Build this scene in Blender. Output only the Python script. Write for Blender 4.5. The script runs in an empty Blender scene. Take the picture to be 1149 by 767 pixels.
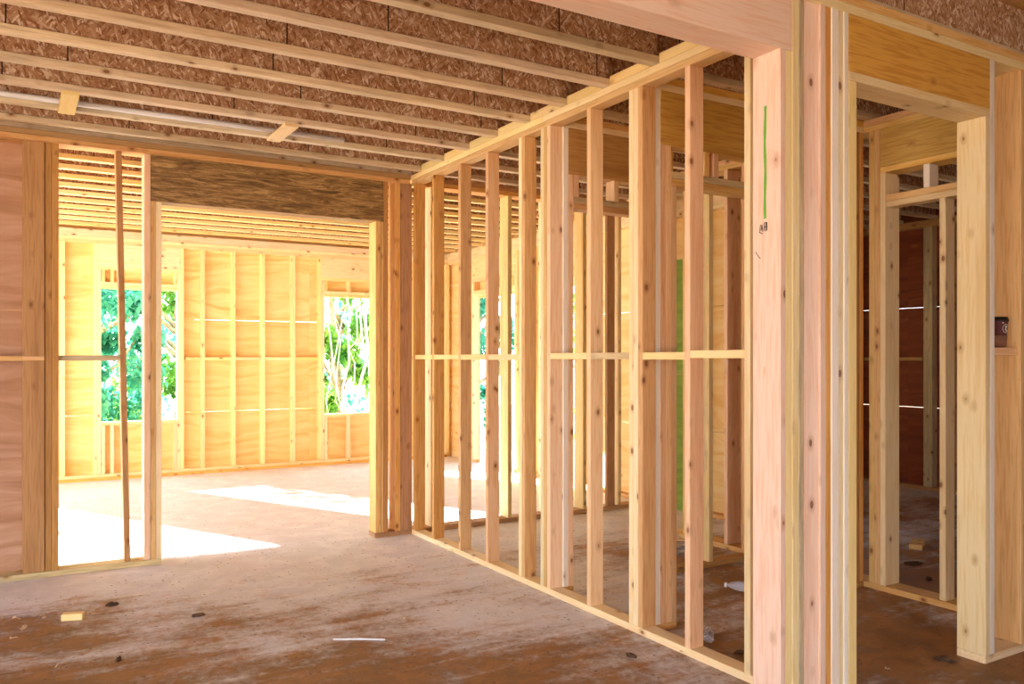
import bpy, bmesh, math, random
from mathutils import Vector, Matrix
random.seed(7)
C = bpy.context.scene.collection

# ------------------------------------------------------------------ camera
F_PX, YAW, CAM_H = 935.0, math.radians(31.0), 1.445
W, H, HORIZON = 1149.0, 767.0, 400.0
cam_d = bpy.data.cameras.new('camera'); cam = bpy.data.objects.new('camera', cam_d); C.objects.link(cam)
cam_d.sensor_width = 36.0; cam_d.lens = 36.0*F_PX/W
cam_d.shift_y = (HORIZON-H/2)/W
cam_d.clip_end = 400
cam.location = (0, 0, CAM_H); cam.rotation_euler = (math.radians(90), 0, -YAW)
bpy.context.scene.camera = cam

def ang(px): return math.atan((px-W/2)/F_PX)+YAW
def XA(px, Y): return Y*math.tan(ang(px))       # where the sight line of a column meets a wall running along X
def YA(px, X): return X/math.tan(ang(px))       # ... and a wall running along Y
def ground(px, py, z=0.0):
    d = (CAM_H-z)*F_PX/(py-HORIZON); a = (px-W/2)/F_PX*d
    return Vector((a*math.cos(YAW)+d*math.sin(YAW), d*math.cos(YAW)-a*math.sin(YAW), z))

# ------------------------------------------------------------------ materials
def new_mat(name):
    m = bpy.data.materials.new(name); m.use_nodes = True
    nt = m.node_tree; nt.nodes.clear()
    out = nt.nodes.new('ShaderNodeOutputMaterial'); b = nt.nodes.new('ShaderNodeBsdfPrincipled')
    nt.links.new(b.outputs[0], out.inputs[0])
    return m, nt, b
def N(nt, t, **kw):
    n = nt.nodes.new(t)
    for k, v in kw.items(): setattr(n, k, v)
    return n
def math_n(nt, op, a, b=None, c=None):
    n = N(nt, 'ShaderNodeMath', operation=op)
    for i, v in enumerate((a, b, c)):
        if v is None: continue
        if isinstance(v, (int, float)): n.inputs[i].default_value = v
        else: nt.links.new(v, n.inputs[i])
    return n.outputs[0]
def mix(nt, fac, a, b, mode='MIX'):
    n = N(nt, 'ShaderNodeMix', data_type='RGBA', blend_type=mode)
    for s, v in ((0, fac), (6, a), (7, b)):
        if isinstance(v, (int, float)): n.inputs[s].default_value = v
        elif isinstance(v, tuple): n.inputs[s].default_value = (*v, 1)
        else: nt.links.new(v, n.inputs[s])
    return n.outputs[2]
def ramp(nt, fac, stops):
    n = N(nt, 'ShaderNodeValToRGB'); cr = n.color_ramp
    while len(cr.elements) < len(stops): cr.elements.new(0.5)
    for e, (p, c) in zip(cr.elements, stops):
        e.position = p; e.color = (*c, 1) if len(c) == 3 else c
    nt.links.new(fac, n.inputs[0]); return n.outputs[0]
def smooth(nt, v, lo, hi, a=0.0, b=1.0):
    n = N(nt, 'ShaderNodeMapRange', interpolation_type='SMOOTHSTEP')
    nt.links.new(v, n.inputs[0])
    for i, x in enumerate((lo, hi, a, b)): n.inputs[i+1].default_value = x
    return n.outputs[0]
def noise(nt, vec, scale, detail=3, rough=0.55, dist=0.0):
    n = N(nt, 'ShaderNodeTexNoise'); nt.links.new(vec, n.inputs['Vector'])
    n.inputs['Scale'].default_value = scale; n.inputs['Detail'].default_value = detail
    n.inputs['Roughness'].default_value = rough; n.inputs['Distortion'].default_value = dist
    return n.outputs['Fac']
def mapping(nt, vec, scale, loc=None):
    n = N(nt, 'ShaderNodeMapping'); n.inputs['Scale'].default_value = scale
    nt.links.new(vec, n.inputs['Vector'])
    if loc is not None: nt.links.new(loc, n.inputs['Location'])
    return n.outputs[0]
def obj_vec(nt, shift=True):
    tc = N(nt, 'ShaderNodeTexCoord')
    if not shift: return tc.outputs['Object'], None
    oi = N(nt, 'ShaderNodeObjectInfo')
    r = oi.outputs['Random']
    cmb = N(nt, 'ShaderNodeCombineXYZ')
    nt.links.new(math_n(nt, 'MULTIPLY', r, 31.7), cmb.inputs[0])
    nt.links.new(math_n(nt, 'MULTIPLY', r, 17.3), cmb.inputs[1])
    nt.links.new(math_n(nt, 'MULTIPLY', r, 71.9), cmb.inputs[2])
    v = N(nt, 'ShaderNodeVectorMath', operation='ADD')
    nt.links.new(tc.outputs['Object'], v.inputs[0]); nt.links.new(cmb.outputs[0], v.inputs[1])
    return v.outputs[0], r

def lumber(name, pale, mid, late, knot=(0.22, 0.075, 0.025), knots=1.0, rough=0.62, grain=1.0, weather=0.0):
    """sawn softwood: grain along the board's own Z, sparse knots, every board a little different"""
    m, nt, b = new_mat(name)
    v, r = obj_vec(nt)
    # knots: voronoi cells squeezed so that they come about every 25 cm along the board
    kv = mapping(nt, v, (14, 14, 8.5))
    vo = N(nt, 'ShaderNodeTexVoronoi', feature='F1'); nt.links.new(kv, vo.inputs['Vector'])
    vo.inputs['Scale'].default_value = 1.0; vo.inputs['Randomness'].default_value = 1.0
    d = vo.outputs['Distance']
    sep = N(nt, 'ShaderNodeSeparateColor'); nt.links.new(vo.outputs['Color'], sep.inputs[0])
    keep = math_n(nt, 'LESS_THAN', sep.outputs[0], 0.32*knots)
    k_core = math_n(nt, 'MULTIPLY', smooth(nt, d, 0.16, 0.11), keep)
    k_halo = math_n(nt, 'MULTIPLY', smooth(nt, d, 0.40, 0.12), keep)
    # growth rings bent round the knots
    base = mapping(nt, v, (1, 1, 0.055))
    warp = noise(nt, mapping(nt, v, (5, 5, 1.0)), 1.0, 2)
    bend = math_n(nt, 'ADD', math_n(nt, 'MULTIPLY', warp, 0.035), math_n(nt, 'MULTIPLY', k_halo, 0.012))
    add = N(nt, 'ShaderNodeVectorMath', operation='ADD'); nt.links.new(base, add.inputs[0])
    cx = N(nt, 'ShaderNodeCombineXYZ'); nt.links.new(bend, cx.inputs[0]); nt.links.new(bend, cx.inputs[1])
    nt.links.new(cx.outputs[0], add.inputs[1])
    rings = noise(nt, add.outputs[0], 95.0, 2, 0.5)
    fine = noise(nt, mapping(nt, v, (260, 260, 5)), 1.0, 2)
    broad = noise(nt, mapping(nt, v, (8, 8, 0.7)), 1.0, 3)
    col = mix(nt, smooth(nt, rings, 0.45, 0.66, 0, 0.85*grain), pale, mid)
    col = mix(nt, smooth(nt, broad, 0.5, 0.75, 0, 0.65*grain), col, late)
    col = mix(nt, math_n(nt, 'MULTIPLY', smooth(nt, fine, 0.55, 0.8), 0.22), col, late)
    col = mix(nt, math_n(nt, 'MULTIPLY', k_halo, 0.55), col, tuple(0.55*a+0.45*c for a, c in zip(late, knot)))
    col = mix(nt, math_n(nt, 'MULTIPLY', k_core, 0.88), col, knot)
    if weather:
        w = smooth(nt, noise(nt, mapping(nt, v, (14, 14, 2.2)), 1.0, 5, 0.7), 0.45, 0.7, 0, weather)
        col = mix(nt, w, col, (0.30, 0.27, 0.20))
    hsv = N(nt, 'ShaderNodeHueSaturation'); nt.links.new(col, hsv.inputs['Color'])
    nt.links.new(math_n(nt, 'ADD', math_n(nt, 'MULTIPLY', r, 0.018), 0.500), hsv.inputs['Hue'])
    r2 = math_n(nt, 'FRACT', math_n(nt, 'MULTIPLY', r, 7.31))
    nt.links.new(math_n(nt, 'ADD', math_n(nt, 'MULTIPLY', r2, 0.22), 0.86), hsv.inputs['Value'])
    r3 = math_n(nt, 'FRACT', math_n(nt, 'MULTIPLY', r, 13.7))
    nt.links.new(math_n(nt, 'ADD', math_n(nt, 'MULTIPLY', r3, 0.2), 0.93), hsv.inputs['Saturation'])
    nt.links.new(hsv.outputs[0], b.inputs['Base Color'])
    b.inputs['Roughness'].default_value = rough
    bp = N(nt, 'ShaderNodeBump'); bp.inputs['Strength'].default_value = 0.18; bp.inputs['Distance'].default_value = 0.002
    nt.links.new(math_n(nt, 'ADD', rings, math_n(nt, 'MULTIPLY', fine, 0.5)), bp.inputs['Height'])
    nt.links.new(bp.outputs[0], b.inputs['Normal'])
    return m

M = {}
M['fir'] = lumber('fir_lumber', (0.74, 0.43, 0.19), (0.62, 0.31, 0.11), (0.50, 0.21, 0.06))
M['pink'] = lumber('pink_fir_lumber', (0.84, 0.56, 0.37), (0.76, 0.44, 0.25), (0.66, 0.33, 0.16))
M['rose'] = lumber('rosy_fir_lumber', (0.90, 0.68, 0.58), (0.85, 0.56, 0.44), (0.76, 0.44, 0.30), knots=0.8)
M['pale'] = lumber('pale_spruce_lumber', (0.88, 0.72, 0.46), (0.82, 0.60, 0.32), (0.72, 0.48, 0.23), knots=0.8)
M['cream'] = lumber('cream_spruce_lumber', (0.90, 0.69, 0.36), (0.85, 0.59, 0.26), (0.78, 0.48, 0.18), knots=0.6, grain=0.7)
M['white'] = lumber('whitish_lumber', (0.88, 0.82, 0.74), (0.80, 0.70, 0.58), (0.72, 0.58, 0.42), knots=0.4, grain=0.7)
M['yellow'] = lumber('yellow_pine_lumber', (0.82, 0.55, 0.25), (0.70, 0.41, 0.14), (0.60, 0.31, 0.08))
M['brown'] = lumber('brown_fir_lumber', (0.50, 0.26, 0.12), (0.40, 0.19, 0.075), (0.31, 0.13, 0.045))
M['grey'] = lumber('weathered_lumber', (0.66, 0.52, 0.32), (0.52, 0.38, 0.21), (0.42, 0.29, 0.14), weather=0.6)
M['header'] = lumber('yellow_header_lumber', (0.64, 0.35, 0.09), (0.52, 0.25, 0.055), (0.40, 0.17, 0.03), knots=0.5, grain=1.2)
M['flange'] = lumber('joist_flange_lumber', (0.76, 0.62, 0.45), (0.62, 0.47, 0.31), (0.48, 0.34, 0.21), knots=0.9, weather=0.35)
M['mottled'] = lumber('mottled_pale_lumber', (0.86, 0.66, 0.36), (0.74, 0.52, 0.25), (0.58, 0.38, 0.17), knots=1.1, weather=0.35)

def plywood(name, a, c, d, red=0.0):
    m, nt, b = new_mat(name)
    v, _ = obj_vec(nt, False)
    s = N(nt, 'ShaderNodeSeparateXYZ'); nt.links.new(v, s.inputs[0])
    # every 1.2 m x 1.1 m sheet has a tone of its own
    u = math_n(nt, 'ADD', s.outputs[0], s.outputs[1])
    sx = math_n(nt, 'FLOOR', math_n(nt, 'DIVIDE', math_n(nt, 'ADD', u, 0.35), 2.44))
    sz = math_n(nt, 'FLOOR', math_n(nt, 'DIVIDE', math_n(nt, 'ADD', s.outputs[2], 0.315), 1.1))
    cmb = N(nt, 'ShaderNodeCombineXYZ'); nt.links.new(sx, cmb.inputs[0]); nt.links.new(sz, cmb.inputs[1])
    wn = N(nt, 'ShaderNodeTexWhiteNoise', noise_dimensions='3D'); nt.links.new(cmb.outputs[0], wn.inputs[0])
    warp = noise(nt, mapping(nt, v, (0.7, 0.7, 2.2)), 1.0, 3)
    mv = mapping(nt, v, (0.9, 0.9, 9.0))
    addv = N(nt, 'ShaderNodeVectorMath', operation='ADD'); nt.links.new(mv, addv.inputs[0])
    cz = N(nt, 'ShaderNodeCombineXYZ'); nt.links.new(math_n(nt, 'MULTIPLY', warp, 5.0), cz.inputs[2])
    nt.links.new(math_n(nt, 'MULTIPLY', wn.outputs[0], 40.0), cz.inputs[0])
    nt.links.new(cz.outputs[0], addv.inputs[1])
    g = noise(nt, addv.outputs[0], 1.6, 4, 0.55)
    col = ramp(nt, g, [(0.3, a), (0.5, c), (0.72, d)])
    col = mix(nt, math_n(nt, 'MULTIPLY', wn.outputs[0], 0.35), col, d)
    vo = N(nt, 'ShaderNodeTexVoronoi'); nt.links.new(mapping(nt, v, (3.2, 3.2, 6.5)), vo.inputs['Vector']); vo.inputs['Scale'].default_value = 1.0
    sc = N(nt, 'ShaderNodeSeparateColor'); nt.links.new(vo.outputs['Color'], sc.inputs[0])
    kn = math_n(nt, 'MULTIPLY', smooth(nt, vo.outputs['Distance'], 0.20, 0.05), math_n(nt, 'LESS_THAN', sc.outputs[1], 0.38))
    col = mix(nt, math_n(nt, 'MULTIPLY', kn, 0.6), col, (0.42, 0.15, 0.05))
    nt.links.new(col, b.inputs['Base Color']); b.inputs['Roughness'].default_value = 0.7
    return m
M['ply'] = plywood('plywood_sheathing', (0.88, 0.72, 0.38), (0.84, 0.63, 0.28), (0.75, 0.46, 0.15))
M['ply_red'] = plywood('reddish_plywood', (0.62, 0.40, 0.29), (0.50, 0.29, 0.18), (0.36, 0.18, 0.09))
M['ply_green'] = plywood('green_plywood', (0.34, 0.52, 0.10), (0.26, 0.42, 0.07), (0.16, 0.28, 0.04))  # plywood pattern in green tones
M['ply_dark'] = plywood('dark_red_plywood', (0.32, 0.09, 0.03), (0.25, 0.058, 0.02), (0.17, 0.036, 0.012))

def osb(name, tones):
    m, nt, b = new_mat(name)
    v, r = obj_vec(nt)
    def flakes(rot, seed):
        mp = N(nt, 'ShaderNodeMapping'); mp.inputs['Rotation'].default_value = (0, rot, 0)
        mp.inputs['Location'].default_value = (seed, seed*1.7, seed*0.3)
        nt.links.new(v, mp.inputs['Vector'])
        vo = N(nt, 'ShaderNodeTexVoronoi', distance='MANHATTAN'); nt.links.new(mapping(nt, mp.outputs[0], (95, 30, 26)), vo.inputs['Vector']); vo.inputs['Scale'].default_value = 1.0
        s_ = N(nt, 'ShaderNodeSeparateColor'); nt.links.new(vo.outputs['Color'], s_.inputs[0])
        return s_.outputs[0], s_.outputs[1]
    fa, ka = flakes(0.9, 1.0); fb, kb = flakes(-0.5, 4.0); fc, kc = flakes(1.9, 9.0)
    t = mix(nt, math_n(nt, 'GREATER_THAN', ka, 0.5), fb, fa); t = mix(nt, math_n(nt, 'GREATER_THAN', kc, 0.6), t, fc)
    col = ramp(nt, t, [(0.0, tones[0]), (0.35, tones[1]), (0.75, tones[2]), (1.0, tones[3])])
    lines = noise(nt, mapping(nt, v, (60, 60, 14)), 1.0, 3, 0.7, 2.0)
    col = mix(nt, smooth(nt, lines, 0.5, 0.75, 0, 0.5), col, tones[0])
    sz = N(nt, 'ShaderNodeSeparateXYZ'); nt.links.new(v, sz.inputs[0])
    jt = math_n(nt, 'LESS_THAN', math_n(nt, 'FRACT', math_n(nt, 'DIVIDE', sz.outputs[2], 1.22)), 0.006)
    col = mix(nt, jt, col, (0.03, 0.015, 0.01))
    nt.links.new(col, b.inputs['Base Color']); b.inputs['Roughness'].default_value = 0.7
    return m
M['osb'] = osb('osb_web', ((0.24, 0.10, 0.045), (0.42, 0.23, 0.12), (0.54, 0.35, 0.22), (0.80, 0.68, 0.55)))
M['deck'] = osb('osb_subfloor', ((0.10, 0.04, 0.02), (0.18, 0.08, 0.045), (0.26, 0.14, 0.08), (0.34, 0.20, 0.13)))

def dark_header():
    m, nt, b = new_mat('dark_brown_stained_plywood')
    v, _ = obj_vec(nt)
    g = noise(nt, mapping(nt, v, (34, 60, 4.0)), 1.0, 8, 0.8, 1.2)
    col = ramp(nt, g, [(0.36, (0.07, 0.034, 0.012)), (0.5, (0.24, 0.135, 0.045)), (0.64, (0.55, 0.36, 0.14))])
    nt.links.new(col, b.inputs['Base Color']); b.inputs['Roughness'].default_value = 0.55
    return m
M['dark_header'] = dark_header()

def floor_mat():
    m, nt, b = new_mat('dusty_concrete')
    tc = N(nt, 'ShaderNodeTexCoord'); v = tc.outputs['Object']
    s = N(nt, 'ShaderNodeSeparateXYZ'); nt.links.new(v, s.inputs[0])
    big = noise(nt, v, 0.9, 6, 0.62, 0.6)
    mid = noise(nt, v, 5.0, 6, 0.7, 0.4)
    fine = noise(nt, v, 70.0, 4, 0.7)
    streak = noise(nt, mapping(nt, v, (1.2, 6.0, 1)), 1.0, 4, 0.6, 0.5)
    clean = mix(nt, smooth(nt, mid, 0.35, 0.7), (0.68, 0.67, 0.74), (0.84, 0.84, 0.89))
    mud = mix(nt, smooth(nt, mid, 0.35, 0.7), (0.19, 0.085, 0.028), (0.40, 0.20, 0.08))
    # tracked-in mud lies thick near the camera's left side and thins out towards the back room
    near = smooth(nt, s.outputs[1], 6.1, 2.6)
    lft = smooth(nt, s.outputs[0], 2.2, -0.2)
    right = smooth(nt, s.outputs[0], 2.9, 4.2)
    dirt = math_n(nt, 'ADD', math_n(nt, 'MULTIPLY', near, 0.52), math_n(nt, 'MULTIPLY', math_n(nt, 'MULTIPLY', lft, smooth(nt, s.outputs[1], 6.2, 5.2)), 0.42))
    dirt = math_n(nt, 'ADD', dirt, math_n(nt, 'MULTIPLY', math_n(nt, 'MULTIPLY', right, smooth(nt, s.outputs[1], 6.3, 5.0)), 0.25))
    fac = math_n(nt, 'ADD', dirt, math_n(nt, 'ADD', math_n(nt, 'MULTIPLY', math_n(nt, 'SUBTRACT', big, 0.5), 1.5), math_n(nt, 'MULTIPLY', math_n(nt, 'SUBTRACT', streak, 0.5), 0.9)))
    fac = math_n(nt, 'SUBTRACT', fac, smooth(nt, s.outputs[1], 5.0, 7.0, 0.0, 0.35))
    grit = noise(nt, v, 22.0, 6, 0.75, 0.3)
    fac = math_n(nt, 'ADD', fac, math_n(nt, 'MULTIPLY', math_n(nt, 'SUBTRACT', grit, 0.5), 0.75))
    fac = math_n(nt, 'ADD', fac, math_n(nt, 'MULTIPLY', math_n(nt, 'SUBTRACT', mid, 0.5), 0.8))
    fac = smooth(nt, fac, 0.05, 0.70)
    col = mix(nt, fac, clean, mud)
    spk = smooth(nt, fine, 0.62, 0.74, 0, 0.55)
    col = mix(nt, spk, col, (0.12, 0.06, 0.03))
    vo = N(nt, 'ShaderNodeTexVoronoi'); nt.links.new(v, vo.inputs['Vector']); vo.inputs['Scale'].default_value = 24
    sc = N(nt, 'ShaderNodeSeparateColor'); nt.links.new(vo.outputs['Color'], sc.inputs[0])
    chip = math_n(nt, 'MULTIPLY', smooth(nt, vo.outputs['Distance'], 0.22, 0.12), math_n(nt, 'LESS_THAN', sc.outputs[0], 0.30))
    col = mix(nt, math_n(nt, 'MULTIPLY', chip, 0.75), col, (0.10, 0.05, 0.025))
    nt.links.new(col, b.inputs['Base Color'])
    nt.links.new(smooth(nt, mid, 0.3, 0.7, 0.45, 0.75), b.inputs['Roughness'])
    bp = N(nt, 'ShaderNodeBump'); bp.inputs['Strength'].default_value = 0.6; bp.inputs['Distance'].default_value = 0.012
    nt.links.new(math_n(nt, 'ADD', mid, math_n(nt, 'MULTIPLY', fine, 0.35)), bp.inputs['Height'])
    nt.links.new(bp.outputs[0], b.inputs['Normal'])
    return m
M['floor'] = floor_mat()

def plain(name, col, rough=0.6, metal=0.0, trans=0.0, var=0.0, alpha=None, emit=None):
    m, nt, b = new_mat(name)
    if var:
        v, _ = obj_vec(nt)
        n = noise(nt, v, 12.0, 3)
        c = mix(nt, smooth(nt, n, 0.3, 0.7), tuple(x*(1-var) for x in col), tuple(min(1, x*(1+var)) for x in col))
        nt.links.new(c, b.inputs['Base Color'])
    else: b.inputs['Base Color'].default_value = (*col, 1)
    b.inputs['Roughness'].default_value = rough; b.inputs['Metallic'].default_value = metal
    b.inputs['Transmission Weight'].default_value = trans
    return m
M['grass'] = plain('bare_ground', (0.42, 0.34, 0.25), 0.95, var=0.25)
M['pvc'] = plain('white_pvc', (0.80, 0.83, 0.90), 0.35)
M['clear'] = plain('clear_plastic', (0.80, 0.84, 0.98), 0.12, trans=0.7)
M['cup'] = plain('maroon_paper', (0.085, 0.012, 0.018), 0.5)
M['sleeve'] = plain('brown_cardboard', (0.22, 0.10, 0.055), 0.8, var=0.12)
M['lid'] = plain('black_plastic_lid', (0.012, 0.010, 0.010), 0.35)
M['print'] = plain('pale_print', (0.70, 0.66, 0.60), 0.7)
M['paper'] = plain('torn_paper', (0.80, 0.66, 0.50), 0.8, var=0.1)
M['dirt'] = plain('dark_dirt', (0.09, 0.045, 0.022), 0.95, var=0.4)
M['green_paint'] = plain('green_marker', (0.16, 0.42, 0.05), 0.6)
M['ink'] = plain('black_marker', (0.03, 0.03, 0.04), 0.6)
M['white_paint'] = plain('white_painted_wood', (0.85, 0.85, 0.83), 0.5)
M['bark'] = plain('bark', (0.34, 0.28, 0.22), 0.9, var=0.3)
M['pale_bark'] = plain('pale_bark', (0.72, 0.70, 0.66), 0.9, var=0.15)
def leaf_mat(name, a, c):
    m, nt, b = new_mat(name)
    tc = N(nt, 'ShaderNodeTexCoord')
    n = noise(nt, tc.outputs['Object'], 2.6, 3)
    col = mix(nt, smooth(nt, n, 0.35, 0.65), a, c)
    nt.links.new(col, b.inputs['Base Color']); b.inputs['Roughness'].default_value = 0.5
    tr = N(nt, 'ShaderNodeBsdfTranslucent'); nt.links.new(col, tr.inputs[0])
    ms = N(nt, 'ShaderNodeMixShader'); ms.inputs[0].default_value = 0.5
    out = [x for x in nt.nodes if x.type == 'OUTPUT_MATERIAL'][0]
    nt.links.new(b.outputs[0], ms.inputs[1]); nt.links.new(tr.outputs[0], ms.inputs[2]); nt.links.new(ms.outputs[0], out.inputs[0])
    return m
M['leaf'] = leaf_mat('green_leaves', (0.05, 0.26, 0.05), (0.26, 0.52, 0.09))
M['leaf_teal'] = leaf_mat('blue_green_leaves', (0.02, 0.24, 0.18), (0.09, 0.42, 0.28))
M['leaf_lime'] = leaf_mat('yellow_green_leaves', (0.12, 0.32, 0.05), (0.32, 0.50, 0.12))

# ------------------------------------------------------------------ mesh helpers
def link(name, me, parent=None, mat=None, smooth_=False):
    o = bpy.data.objects.new(name, me); C.objects.link(o)
    if parent is not None: o.parent = parent
    if mat is not None and not me.materials: me.materials.append(mat)
    if smooth_:
        for p in me.polygons: p.use_smooth = True
    return o
def tag(o, label, cat, group=None, kind=None):
    o['label'] = label; o['category'] = cat
    if group: o['group'] = group
    if kind: o['kind'] = kind
    return o
def thing(name, loc, label, cat, group=None, rz=0.0):
    o = bpy.data.objects.new(name, None); C.objects.link(o)
    o.location = loc; o.rotation_euler = (0, 0, rz); o['kind'] = 'thing'
    return tag(o, label, cat, group)
def box_bm(bm, lo, hi):
    v = [bm.verts.new((x, y, z)) for x in (lo[0], hi[0]) for y in (lo[1], hi[1]) for z in (lo[2], hi[2])]
    for f in ((0, 1, 3, 2), (4, 6, 7, 5), (0, 4, 5, 1), (2, 3, 7, 6), (0, 2, 6, 4), (1, 5, 7, 3)):
        bm.faces.new([v[i] for i in f])
ROT = {2: Matrix.Identity(3), 0: Matrix(((0, 0, 1), (0, 1, 0), (-1, 0, 0))), 1: Matrix(((1, 0, 0), (0, 0, 1), (0, -1, 0)))}
def board(name, parent, x, y, z, mat, bev=0.0022, tilt=None):
    """a sawn board between two world corners; its own Z runs along its length"""
    d = [x[1]-x[0], y[1]-y[0], z[1]-z[0]]; ax = max(range(3), key=lambda i: d[i])
    R = ROT[ax]
    loc = Vector(((x[0]+x[1])/2, (y[0]+y[1])/2, (z[0]+z[1])/2))
    ld = R.transposed() @ Vector(d); h = [abs(c)/2 for c in ld]
    bm = bmesh.new(); box_bm(bm, (-h[0], -h[1], -h[2]), h)
    bmesh.ops.recalc_face_normals(bm, faces=bm.faces)
    bmesh.ops.bevel(bm, geom=bm.edges[:], offset=min(bev, min(h)*0.4), segments=1, affect='EDGES')
    me = bpy.data.meshes.new(name); bm.to_mesh(me); bm.free()
    o = link(name, me, None, M[mat] if isinstance(mat, str) else mat)
    mw = Matrix.Translation(loc) @ R.to_4x4()
    if tilt: mw = Matrix.Translation(loc) @ Matrix.Rotation(tilt, 4, 'Y') @ R.to_4x4()
    if parent is not None:
        o.parent = parent
        mw = (Matrix.Translation(parent.location) @ Matrix.Rotation(parent.rotation_euler.z, 4, 'Z')).inverted() @ mw
    o.matrix_local = mw
    return o
def struct(name, boxes, mat, label=None):
    bm = bmesh.new()
    for lo, hi in boxes: box_bm(bm, lo, hi)
    bmesh.ops.recalc_face_normals(bm, faces=bm.faces)
    me = bpy.data.meshes.new(name); bm.to_mesh(me); bm.free()
    o = link(name, me, None, M[mat]); o['kind'] = 'structure'
    if label: o['label'] = label
    return o
def tube(bm, pts, radii, n=8):
    rings = []
    for i, p in enumerate(pts):
        p = Vector(p)
        t = (Vector(pts[min(i+1, len(pts)-1)])-Vector(pts[max(i-1, 0)])).normalized()
        u = t.cross(Vector((0.13, 0.97, 0.21))).normalized(); w = t.cross(u)
        r = radii[i] if isinstance(radii, (list, tuple)) else radii
        rings.append([bm.verts.new(p+u*math.cos(a)*r+w*math.sin(a)*r) for a in [2*math.pi*k/n for k in range(n)]])
    for a, b in zip(rings, rings[1:]):
        for k in range(n): bm.faces.new((a[k], a[(k+1) % n], b[(k+1) % n], b[k]))
    bm.faces.new(rings[0][::-1]); bm.faces.new(rings[-1])
def lathe(bm, prof, n=32):
    rings = [[bm.verts.new((r*math.cos(2*math.pi*k/n), r*math.sin(2*math.pi*k/n), z)) for k in range(n)] for r, z in prof]
    for a, b in zip(rings, rings[1:]):
        for k in range(n): bm.faces.new((a[k], a[(k+1) % n], b[(k+1) % n], b[k]))
    bm.faces.new(rings[0][::-1]); bm.faces.new(rings[-1])
def finish(name, bm, mat, parent=None, sm=False):
    bmesh.ops.recalc_face_normals(bm, faces=bm.faces)
    me = bpy.data.meshes.new(name); bm.to_mesh(me); bm.free()
    return link(name, me, parent, M[mat], sm)
def copy_tree(o, parent=None):
    c = o.copy(); C.objects.link(c)
    if parent is not None: c.parent = parent
    for ch in list(o.children): copy_tree(ch, c)
    return c

T = 0.038                      # lumber thickness
Z0, Z1 = 0.038, 2.85           # stud length between the plates
ZP = 2.926                     # top of the double top plate

# ------------------------------------------------------------------ setting
struct('floor', [((-4, -2.2, -0.15), (8.6, 6.4, 0)), ((-2.6, 6.4, -0.15), (8.6, 11.02, 0))], 'floor')
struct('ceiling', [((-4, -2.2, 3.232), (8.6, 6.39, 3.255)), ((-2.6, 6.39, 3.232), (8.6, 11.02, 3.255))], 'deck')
g = struct('ground', [((-60, -40, -0.6), (70, 90, -0.3))], 'grass')

# sheathing of the outer walls, in separate rows with the thin daylight gaps of the photo
YG, XH, XJ, YB = 10.80, 5.40, 8.50, 6.25
ROWS = [(-0.15, 0.758), (0.762, 1.903), (1.907, 3.23)]
W1, W2 = (XA(113.5, YG), XA(199, YG)), (XA(364, YG), XA(428, YG))
WZ = (0.68, 2.245)
def sheathe(axis, c0, c1, lo, hi, holes, rows=ROWS):
    """boxes of a plywood skin; holes = (a0, a1, z0, z1)"""
    out = []
    cuts = sorted({lo, hi, *[h[0] for h in holes], *[h[1] for h in holes]})
    for a, b in zip(cuts, cuts[1:]):
        hz = [(h[2], h[3]) for h in holes if h[0] <= a and h[1] >= b]
        for z0, z1 in rows:
            spans = [(z0, z1)]
            for p, q in hz:
                spans = [s for (u, v) in spans for s in ((u, min(v, p)), (max(u, q), v)) if s[1]-s[0] > 0.001]
            for u, v in spans:
                out.append(((a, c0, u), (b, c1, v)) if axis == 'x' else ((c0, a, u), (c1, b, v)))
    return out
W3 = (-2.0, -0.5)
struct('wall_back', sheathe('x', YG+0.09, YG+0.105, -2.6, XH+0.15, [(*W3, *WZ), (*W1, *WZ), (*W2, *WZ)]), 'ply')
struct('wall_front_unseen', sheathe('x', -2.3, -2.285, -4.1, XJ+0.1, [(-1.0, 1.6, 0.0, 2.6)]), 'ply_red')  # unseen wall added behind the camera; its opening shapes the light
struct('wall_near_left_unseen', sheathe('y', -4.1, -4.085, -2.3, YB+0.14, [(-1.8, 4.7, 0.0, 2.85)]), 'ply_red')  # unseen wall added to limit daylight from the left
H1 = (YA(577, XH), YA(531, XH)); H2 = (YA(646, XH), YA(622, XH))
struct('wall_right', sheathe('y', XH+0.09, XH+0.105, 4.9, YG+0.105, [(*H1, 0.0, WZ[1]), (*H2, 0.62, 2.25)]), 'ply')
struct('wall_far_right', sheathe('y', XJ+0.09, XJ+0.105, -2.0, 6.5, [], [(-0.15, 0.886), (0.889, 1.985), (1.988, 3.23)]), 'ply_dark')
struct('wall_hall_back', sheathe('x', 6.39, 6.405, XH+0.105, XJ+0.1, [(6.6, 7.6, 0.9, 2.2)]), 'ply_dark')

struct('wall_left', sheathe('x', YB+0.14, YB+0.152, -4, XA(53, YB), [], [(0, 0.62), (0.6215, 1.75), (1.7515, 2.926)]), 'ply_red')

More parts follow.
